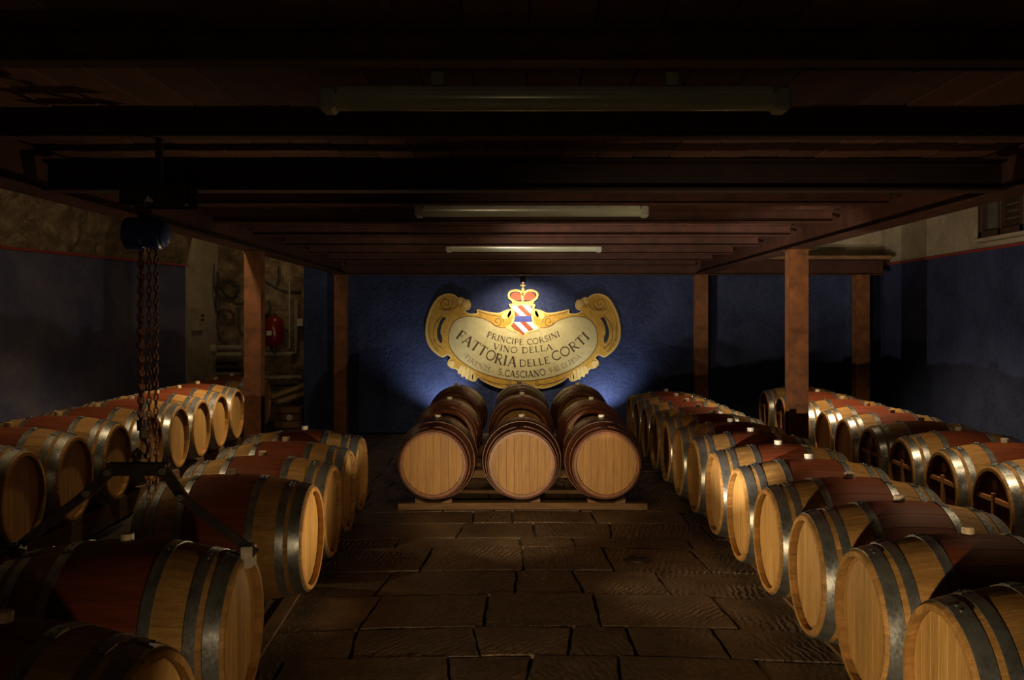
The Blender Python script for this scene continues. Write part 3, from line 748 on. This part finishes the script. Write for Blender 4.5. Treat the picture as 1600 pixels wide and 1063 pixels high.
# serif lettering
def arc(cx, cy, rx, ry, a0, a1, n=12): return [(cx+rx*math.cos(R(a0+(a1-a0)*i/n)), cy+ry*math.sin(R(a0+(a1-a0)*i/n))) for i in range(n+1)]
T, t_ = .19, .085     # thick and thin strokes
def sf(x, y, w_=.22): return ([(x-w_/2, y), (x+w_/2, y)], .05)
G = {'I': (.30, [([(.15, 0), (.15, 1)], T), sf(.15, .02), sf(.15, .98)]),
     'L': (.58, [([(.14, 0), (.14, 1)], T), sf(.14, .98), ([(.05, .03), (.52, .03)], .06), ([(.52, .0), (.54, .22)], .05)]),
     'F': (.60, [([(.14, 0), (.14, 1)], T), sf(.14, .02), ([(.05, .97), (.56, .97)], .06), ([(.14, .53), (.42, .53)], .06), ([(.56, .8), (.54, 1)], .05), ([(.42, .43), (.42, .63)], .045)]),
     'E': (.62, [([(.14, 0), (.14, 1)], T), ([(.05, .97), (.54, .97)], .06), ([(.14, .53), (.42, .53)], .06), ([(.05, .03), (.56, .03)], .06), ([(.54, .82), (.53, 1)], .05), ([(.56, 0), (.58, .2)], .05), ([(.42, .44), (.42, .62)], .045)]),
     'T': (.68, [([(.34, 0), (.34, 1)], T), sf(.34, .02), ([(.03, .97), (.65, .97)], .06), ([(.03, .78), (.05, 1)], .05), ([(.65, .78), (.63, 1)], .05)]),
     'A': (.78, [([(.06, 0), (.38, 1)], t_), ([(.38, 1), (.70, 0)], T), ([(.18, .34), (.58, .34)], .06), sf(.06, .02, .2), sf(.71, .02, .24)]),
     'V': (.76, [([(.08, 1), (.38, 0)], T), ([(.38, 0), (.68, 1)], t_), sf(.08, .98, .24), sf(.68, .98, .2)]),
     'N': (.80, [([(.13, 0), (.13, 1)], t_), ([(.13, 1), (.67, 0)], T), ([(.67, 0), (.67, 1)], t_), sf(.13, .02, .2), sf(.08, .98, .16), sf(.67, .98, .2)]),
     'O': (.86, [(arc(.43, .5, .37, .48, 0, 360, 20), .12)]),
     'C': (.72, [(arc(.44, .5, .37, .48, 48, 312, 16), .12), ([(.69, .72), (.69, .95)], .05), ([(.69, .08), (.69, .24)], .045)]),
     'D': (.80, [([(.14, 0), (.14, 1)], T), ([(.05, .97), (.34, .97)]+arc(.34, .5, .40, .47, 90, -90, 12)+[(.34, .03), (.05, .03)], .095)]),
     'P': (.62, [([(.14, 0), (.14, 1)], T), sf(.14, .02), ([(.05, .97), (.32, .97)]+arc(.32, .71, .24, .26, 90, -90, 9)+[(.32, .45), (.16, .45)], .085)]),
     'R': (.74, [([(.14, 0), (.14, 1)], T), sf(.14, .02), ([(.05, .97), (.32, .97)]+arc(.32, .73, .23, .24, 90, -90, 9)+[(.32, .49), (.16, .49)], .085), ([(.32, .49), (.66, .0)], .13), sf(.68, .02, .16)]),
     'S': (.56, [(arc(.29, .745, .20, .225, 35, 270, 10)+arc(.27, .26, .23, .235, 90, -145, 10), .11), ([(.47, .76), (.47, .95)], .045), ([(.06, .06), (.06, .24)], .045)]),
     'Z': (.62, [([(.08, .97), (.56, .97)], .06), ([(.54, .97), (.08, .03)], .13), ([(.06, .03), (.58, .03)], .06), ([(.07, .8), (.08, .98)], .05), ([(.57, .03), (.58, .2)], .05)]),
     '.': (.22, [([(.05, .07), (.19, .07)], .14)]), '-': (.4, [([(.05, .45), (.35, .45)], .08)]), ' ': (.34, []),
     '(': (.3, [(arc(.42, .45, .34, .62, 130, 230, 8), .07)]), ')': (.3, [(arc(-.12, .45, .34, .62, -50, 50, 8), .07)])}
def letters(text, pts, cap, mat, thin=1.0):
    """set text along a curved baseline so that it fills it from end to end"""
    P = smooth(pts, 12, False); cum = [0]
    for i in range(1, len(P)): cum.append(cum[-1]+(P[i]-P[i-1]).length)
    gap = .10; tot = sum(G[c][0]+gap for c in text)-gap; sx = cum[-1]/tot; u = 0
    for ch in text:
        wd, strokes = G[ch]; mid = (u+wd/2)*sx; u += wd+gap
        if not strokes: continue
        k = max(i for i in range(len(cum)) if cum[i] <= mid) if mid < cum[-1] else len(cum)-2
        k = min(k, len(P)-2); f_ = (mid-cum[k])/(cum[k+1]-cum[k]); p = P[k].lerp(P[k+1], f_); t = (P[min(k+2, len(P)-1)]-P[max(k-1, 0)]).normalized(); n = Vector((t.y, -t.x))
        b_ = B()
        for line, w_ in strokes:
            w_ *= thin; q = [p+t*((x-wd/2)*sx)+n*(y*cap) for x, y in line]
            L = []; Rr = []
            for i, a_ in enumerate(q):
                tt = (q[min(i+1, len(q)-1)]-q[max(i-1, 0)]).normalized(); nn = Vector((-tt.y, tt.x)); L.append(a_+nn*w_*cap/2); Rr.append(a_-nn*w_*cap/2)
            v = []; f = []
            for a_, c in zip(L, Rr):
                for pp, dd in ((a_, .0300), (c, .0300), (a_, .0255), (c, .0255)):
                    x, z = S(pp.x, pp.y); v.append((x, -dd*DS, z-zs))
            for i in range(len(L)-1):
                k1, k2 = i*4, i*4+4; f += [(k1, k1+1, k2+1, k2), (k1, k2, k2+2, k1+2), (k1+1, k1+3, k2+3, k2+1)]
            e2 = len(L)*4-4; f += [(0, 2, 3, 1), (e2, e2+1, e2+3, e2+2)]
            b_.add(v, f)
        b_.ob('letter', mat, sign)
letters('PRINCIPE CORSINI', [(533, 517), (640, 552), (785, 574), (930, 556), (1046, 513)], 40, M['ink'])
letters('VINO DELLA', [(576, 602), (680, 624), (785, 632), (890, 624), (994, 606)], 42, M['ink'])
letters('FATTORIA', [(318, 524), (398, 582), (500, 650), (610, 704), (738, 728)], 70, M['ink'])
letters('DELLE', [(762, 725), (870, 720), (976, 700)], 48, M['ink'])
letters('CORTI', [(1000, 690), (1092, 648), (1178, 596), (1254, 526)], 64, M['ink'])
letters('(FIRENZE)', [(366, 652), (410, 690), (480, 735), (580, 768)], 34, M['ink_faint'], .75)
letters('S.CASCIANO', [(612, 780), (700, 796), (785, 800), (870, 795), (946, 780)], 45, M['ink'])
letters('VAL DI PESA -', [(974, 768), (1060, 740), (1140, 700), (1216, 642)], 34, M['ink_faint'], .75)

# spotlight housing over the sign
r = root('sign_spotlight', 'small dark spotlight on a bracket above the crown of the painted sign', 'spotlight', (.06, 12.36, 2.09))
B().lathe([(.001, .06), (.03, .06), (.036, .05), (.036, -.005), (.04, -.02), (.034, -.02), (.03, -.005), (.0005, .0)], 20).ob('lamp_head', M['black_iron'], r, 40)
B().tube([(0, .0, .06), (0, .02, .085)], .008).box(-.03, .03, .0, .08, .078, .088).ob('bracket', M['black_iron'], r)

# ------------------------------------------------------------------ tube lights and conduit
def tube_light(x0, x1, y, label):
    r = root('tube_light', label, 'light', ((x0+x1)/2, y, 2.245), 0, 'switched-off tube lights')
    h = (x1-x0)/2
    prof = [(.045*math.cos(R(a_)), .012+.050+.050*math.sin(R(a_))-.0) for a_ in range(180, 361, 15)]
    B().prism(prof, 'yz', -h+.05, h-.05).ob('diffuser', M['tube_cover'], r, 40)
    B().box(-h+.06, h-.06, -.05, .05, .062, .085, .004).ob('housing', M['grey_plastic'], r)
    for s in (-1, 1):
        a_, c = sorted((s*(h-.055), s*h))
        B().box(a_, c, -.05, .05, .006, .088, .012).ob('end_cap', M['grey_plastic'], r)
    for s in (-.5, .5): B().box(s*h-.02, s*h+.02, -.012, .012, .085, .142).ob('hanger', M['grey_plastic'], r)
tube_light(-.663, .905, 3.14, 'long grey ribbed tube light nearest the camera, switched off, under ceiling boards')
tube_light(-.695, .875, 6.30, 'grey tube light second from the camera, switched off, in front of smaller one')
tube_light(-.73, .84, 9.46, 'smallest looking grey tube light, farthest from the camera, switched off')
r = root('conduit', 'thin cable conduit clipped under ceiling boards beside the nearest tube light', 'conduit', (.9, 3.0, 2.36))
B().tube([(-.05, 0, 0), (1.4, 0, 0)], .008).ob('conduit_pipe', M['dark_pipe'], r, 40)
for x in (.38, .95): B().box(x-.012, x+.012, -.014, .014, -.012, .028).ob('clip', M['dark_pipe'], r)

# ------------------------------------------------------------------ chain hoist and tongs
HX, HY = -1.445, 3.62
hoist = root('chain_hoist', 'blue chain hoist hanging from the joists with rusty chains above the tongs', 'hoist', (HX, HY, 1.83))
bm_ = B().lathe([(.001, -.07), (.056, -.07), (.064, -.062), (.064, .0), (.056, .006), (.056, .03), (.062, .034), (.062, .066), (.055, .072), (.0005, .072)], 24, 'x', (0, 0, .06))
bm_.ob('gear_housing', M['hoist_blue'], hoist, 40)
B().lathe([(.001, .072), (.050, .072), (.052, .080), (.040, .088), (.0005, .088)], 20, 'x', (0, 0, .06)).ob('hand_wheel', M['hoist_blue'], hoist, 40)
B().box(-.02, .03, -.02, .02, .115, .15, .004).tube([(0, 0, .15), (0, 0, .19), (.012, 0, .205), (0, 0, .22), (-.014, 0, .212)], .007).ob('top_hook', M['black_iron'], hoist, 40)
B().box(-.13, .13, .075, .083, .18, .27, .002).ob('trolley_plate', M['black_iron'], hoist)
B().box(-.13, .13, .22, .228, .18, .27, .002).ob('trolley_plate', M['black_iron'], hoist)
tb = B()
for s in (-.09, .09):
    tb.lathe([(.001, .083), (.03, .083), (.03, .1), (.0005, .1)], 14, 'y', (s, 0, .225))
    tb.tube([(s, .07, .20), (s, .24, .20)], .008)
tb.tube([(0, .15, .20), (0, .0, .20)], .012).box(-.012, .012, .14, .16, .2, .46)
tb.ob('trolley', M['black_iron'], hoist, 40)
# chain links
def link_mesh(L=.034, wd=.021, rr=.0034):
    pts = []
    for k in range(12):
        a_ = 2*PI*k/12; x = (wd/2-rr)*math.cos(a_); z = (wd/2-rr)*math.sin(a_); z += (L/2-wd/2)*(1 if math.sin(a_) >= 0 else -1) if abs(math.sin(a_)) > 1e-6 else 0
        pts.append((x, 0, z))
    return B().tube(pts, rr, 6, True).me('chain_link', M['chain'], 60)
lm = link_mesh()
nl = 0
def chain(name, x, y, z0, z1, parent, sway=.0):
    global nl
    p = link(name, None, parent, (x-HX, y-HY, z0-1.83))
    n = int((z0-z1)/.0265)
    for k in range(n):
        link('chain_link', lm, p, (sway*math.sin(k*.35), 0, -k*.0265), (0, 0, (PI/2 if k % 2 else 0)+.6+random.uniform(-.15, .15))); nl += 1
chain('load_chain', HX-.022, HY+.01, 1.83, 1.14, hoist, .001)
chain('load_chain', HX-.002, HY-.02, 1.83, 1.14, hoist, .001)
chain('hand_chain', HX+.022, HY-.01, 1.83, .835, hoist)
chain('hand_chain', HX+.045, HY, 1.84, .86, hoist)
hk = [(-.01, 0, -.69), (-.01, 0, -.73), (.012, 0, -.75), (.018, 0, -.775), (.004, 0, -.80), (-.022, 0, -.79), (-.03, 0, -.768)]
B().tube(hk, [.010, .010, .010, .011, .011, .009, .005], 8).lathe([(.001, -.70), (.018, -.70), (.018, -.66), (.0005, -.66)], 12, 'z', (-.01, 0, 0)).ob('load_hook', M['black_iron'], hoist, 40)
# tongs
tz = .985
tongs = root('barrel_tongs', 'black iron lifting tongs with spread arms hanging from the hoist chain', 'tongs', (HX, HY-.02, tz))
TY = HY-.02
def TP(px, py): return ((px-810)*TY/F-HX, H-(py-503)*TY/F-tz)
b_ = B(); p0 = TP(168, 733); p1 = TP(262, 733)
b_.box(p0[0], p1[0], -.022, -.010, p0[1]-.024, p0[1]+.024, .003).box(p0[0], p1[0], .010, .022, p0[1]-.024, p0[1]+.024, .003).ob('spreader_bar', M['black_iron'], tongs)
B().box(-.012-.02, .012-.02, -.008, .008, .0, .05, .002).lathe([(.022, -.006), (.022, .006), (.012, .006), (.012, -.006), (.022, -.006)], 16, 'y', (-.02, 0, .052)).ob('lifting_eye', M['black_iron'], tongs, 40)
def bar(a_, c, w_, y0, y1):
    a_ = Vector(a_); c = Vector(c); t = (c-a_).normalized(); n = Vector((-t.y, t.x))*w_/2
    return B().prism([tuple(a_+n-t*w_*.3), tuple(a_-n-t*w_*.3), tuple(c-n+t*w_*.3), tuple(c+n+t*w_*.3)], 'xz', y0, y1)
bolt = B().lathe([(.001, -.032), (.014, -.032), (.014, -.022), (.014, .03), (.0005, .03)], 6, 'y').me('bolt', M['steel'], 30)
for (A_, E_, T_, nm) in (((257, 735), (285, 776), (398, 862), 'right'), ((172, 737), (138, 770), (40, 846), 'left')):
    bar(TP(*A_), TP(*E_), .040, -.008, .008).ob('hinge_link', M['black_iron'], tongs)
    bar(TP(*E_), TP(*T_), .034, -.02, -.006).ob('arm', M['black_iron'], tongs)
    for q in (A_, E_):
        x, z = TP(*q); link('bolt', bolt, tongs, (x, 0, z))
x, z = TP(388, 866)
B().box(x-.022, x+.022, -.036, .036, z-.048, z+.036, .004).ob('grip_plate', M['clamp'], tongs)
x, z = TP(28, 857)
B().box(x-.018, x+.018, -.036, .036, z-.04, z+.03, .004).ob('grip_plate', M['black_iron'], tongs)

# ------------------------------------------------------------------ window on the right wall
wn = struct('window_1', B().box(RX-.03, RX-.012, 9.3, 10.1, 2.50, 3.12).me('window_1', M['glass']))
fr = B()
for a_ in ((9.24, 9.32), (9.68, 9.74), (10.08, 10.16)): fr.box(RX-.10, RX+.02, *a_, 2.45, 3.18, .006)
fr.box(RX-.10, RX+.02, 9.24, 10.16, 2.45, 2.52, .006).box(RX-.10, RX+.02, 9.24, 10.16, 3.12, 3.18, .006)
fr.ob('window_frame', M['window_wood'], wn)
sl = B().box(-.006, .006, -.17, .17, -.03, .03, .002).me('shutter_slat', M['window_wood'])
for k in range(8): link('shutter_slat', sl, wn, (RX-.055, 9.5, 2.57+k*.072), (0, .5, 0))
B().box(RX-.12, RX+.02, 9.15, 10.25, 2.41, 2.45, .006).ob('window_sill', M['cream'], wn)

# ------------------------------------------------------------------ services in the niche
NY = 14.42
def NP(px, py, y=NY): return ((px-810)*y/F, y, H-(py-503)*y/F)
x, y, z = NP(428, 518, 14.2)
tank = root('expansion_tank', 'red enamelled expansion tank on the pipes of the wall niche', 'tank', (x, y, z-.27))
B().lathe([(.001, -.24), (.06, -.235), (.115, -.20), (.145, -.14), (.15, -.02), (.154, -.016), (.154, .016), (.15, .02), (.145, .14), (.115, .20), (.06, .235), (.0005, .24)], 28, 'z', (0, 0, .27)).ob('vessel', M['red_tank'], tank, 40)
B().lathe([(.156, -.06), (.157, .01)], 6, 'z', (0, 0, .27), R(-120), R(-88)).ob('label_plate', M['white_plate'], tank)
B().tube([(0, 0, .04), (0, 0, -.04), (0, .05, -.07)], .016).ob('pipe_stub', M['dark_pipe'], tank, 40)
B().tube([(0, .03, .50), (0, .15, .52)], .012).box(-.16, .16, .14, .27, .25, .29).ob('wall_bracket', M['dark_pipe'], tank)
def pipe(pts, r_, mat, label, y=NY):
    q = [NP(a_, c, y) for a_, c in pts]; P = [Vector(p) for p in q]; out = [P[0]]
    for i in range(1, len(P)-1):
        p = P[i]; d0 = (P[i-1]-p); d1 = (P[i+1]-p); k = min(.08, d0.length*.4, d1.length*.4); a_ = p+d0.normalized()*k; c = p+d1.normalized()*k
        out += [a_.lerp(p, 0), a_.lerp(p, .5).lerp(p.lerp(c, .5), .5), c]
    out.append(P[-1])
    o = B().tube(out, r_, 10).ob('pipe', M[mat], None, 50)
    return tag(o, label, 'pipe', 'pipes in the wall niche')
pipe([(395, 553), (463, 553), (463, 468)], .035, 'pipe', 'fat lagged pipe bending up right of the red tank')
pipe([(395, 590), (472, 590)], .035, 'pipe', 'upper fat horizontal pipe low below the red tank')
pipe([(395, 600), (472, 600)], .028, 'dark_pipe', 'dark horizontal pipe lowest below the red tank')
pipe([(326, 543), (378, 543)], .04, 'pipe', 'upper pale horizontal pipe left of the thick post in the niche')
pipe([(326, 554), (378, 554)], .04, 'pipe', 'middle pale horizontal pipe left of the thick post in the niche')
pipe([(318, 565), (378, 565)], .03, 'dark_pipe', 'dark horizontal pipe below pale ones left of the thick post')
pipe([(318, 575), (378, 575)], .03, 'dark_pipe', 'lowest dark horizontal pipe left of the thick post')
pipe([(329, 540), (329, 480)], .016, 'pipe', 'thin upright pale pipe rising to a black switch box')
pipe([(302, 470), (303, 410), (318, 405), (334, 408), (334, 450)], .018, 'dark_pipe', 'thin dark pipe bent over the meter box on niche side', 14.3)
pipe([(318, 455), (318, 420), (328, 412), (332, 420)], .014, 'dark_pipe', 'thin dark hooked pipe above the black switch box', 14.3)
pipe([(340, 425), (346, 455), (370, 478), (395, 470)], .018, 'dark_pipe', 'drooping dark cable left of the thick post in niche')
pipe([(337, 500), (345, 535), (360, 540)], .014, 'dark_pipe', 'thin dark cable dropping to the pale pipes in niche')
pipe([(415, 440), (430, 450), (445, 456), (470, 455)], .016, 'dark_pipe', 'drooping dark cable above the red tank in niche', 14.48)
pipe([(437, 415), (437, 440), (432, 447)], .016, 'dark_pipe', 'short dark upright pipe above the red tank')
pipe([(373, 480), (374, 515), (379, 525)], .018, 'dark_pipe', 'curved dark cable hugging the thick post in niche')
pipe([(318, 585), (378, 585)], .026, 'pipe', 'lowest pale pipe above the barrel tops left of the thick post')
pipe([(420, 470), (424, 480), (420, 490), (412, 494)], .016, 'dark_pipe', 'short looped dark cable just above the red tank', 14.46)
pipe([(452, 440), (452, 545)], .014, 'pipe', 'thin upright pale pipe between red tank and fat pipe', 14.46)
q = NP(356, 497)
cp = []
for k in range(40):
    a_ = 2*PI*k/13; rr = .11+.018*math.sin(k*1.7); cp.append((q[0]+rr*math.cos(a_), q[1]-.03+.02*math.sin(k*.9), q[2]+rr*1.05*math.sin(a_)))
o = B().tube(cp, .012, 6).ob('hose_coil', plain('old_hose', (.12, .06, .045), .6), None, 50); tag(o, 'coiled dark hose hanging on the niche wall left of thick post', 'hose')
x, y, z = NP(357, 455, 14.3)
cp = []
for k in range(52):
    a_ = 2*PI*k/13; rr = .16+.03*math.sin(k*2.1); cp.append((x+rr*math.cos(a_), y-.05+.02*math.sin(k*.9), z+rr*.9*math.sin(a_)))
o = B().tube(cp, .016, 6).ob('cable_bundle', M['dark_pipe'], None, 50); tag(o, 'tangled black cable bundle above the coiled hose in the niche', 'cable')
def small_box(px0, py0, px1, py1, y, mat, name, label, cat, face=None, dep=.06):
    a_ = NP(px0, py1, y); c = NP(px1, py0, y)
    r = root(name, label, cat, ((a_[0]+c[0])/2, y+dep/2, a_[2])); w_ = (c[0]-a_[0])/2; h_ = c[2]-a_[2]
    B().box(-w_, w_, -dep/2, dep/2, 0, h_, .006).ob('case', M[mat], r)
    if face: B().box(-w_*.45, w_*.45, -dep/2-.006, -dep/2+.004, h_*.35, h_*.75, .002).ob('cover', M[face], r)
    return r
# meter box on the left jamb
r = root('meter_box', 'cream meter box on the side wall of the pipe niche', 'box', (NX0+.035, 13.55, 1.42))
B().box(-.035, .05, -.22, .22, 0, .32, .006).ob('case', M['cream'], r)
for zz in (.16, .22): B().box(.05, .056, -.06, .06, zz-.018, zz+.018, .002).ob('dial', M['dark_pipe'], r)
small_box(316, 478, 325, 496, 14.38, 'red_tank', 'switch', 'small dark red switch beside the cream meter box', 'switch', 'dark_pipe')
small_box(327, 463, 337, 491, 14.36, 'dark_pipe', 'switch_box', 'narrow black switch box above the thin upright pipe', 'box', 'black_iron')
small_box(464, 498, 473, 510, 14.34, 'white_plate', 'junction_box', 'small white junction box right of the red tank', 'box', 'white_plate')
pass
x, y, z = NP(330, 545, 14.25)
o = B().lathe([(.001, -.09), (.05, -.085), (.085, -.03), (.085, .03), (.05, .085), (.0005, .09)], 18, 'x', (0, 0, 0)).ob('pump', M['pipe'], None, 40, loc=(x, y, z)); tag(o, 'round pale pump body where the niche pipes meet', 'pump')
# wooden boxes and planks on the niche floor
r = root('wooden_crate', 'dark wooden crate on the floor below the red tank', 'crate', (-3.35, 13.75, 0), .05)
for k in range(3): B().box(-.2, .2, -.16, -.145, .02+k*.1, .11+k*.1, .002).ob('slat', M['timber'], r)
for k in range(3): B().box(-.2, .2, .145, .16, .02+k*.1, .11+k*.1, .002).ob('slat', M['timber'], r)
for s in (-1, 1): B().box(*sorted((s*.2, s*.185)), -.145, .145, 0, .31, .002).ob('side', M['timber'], r)
B().box(-.185, .185, -.145, .145, 0, .015).ob('bottom', M['timber'], r)
B().lathe([(.001, -.162), (.045, -.162), (.045, -.17), (.0005, -.17)], 14, 'y', (.02, 0, .16)).ob('round_plate', M['clamp'], r)
for k, (dx, rz, ry, dz) in enumerate(((-.02, .1, -.35, .55), (.04, -.1, -.3, .455))):
    o = B().box(-.28, .28, -.05, .05, -.03, .03, .004).ob('firewood_plank', M['pale_timber'], None, loc=(-3.32+dx, 13.72+.12*k, dz), rot=(0, ry, rz))
    tag(o, ['upper pale plank leaning across the dark crate in niche', 'lower pale plank lying across the dark crate in niche'][k], 'plank', 'planks over the crate')
print('barrels', NBAR[0], 'stones', ns, 'links', nl, 'objects', len(bpy.data.objects))
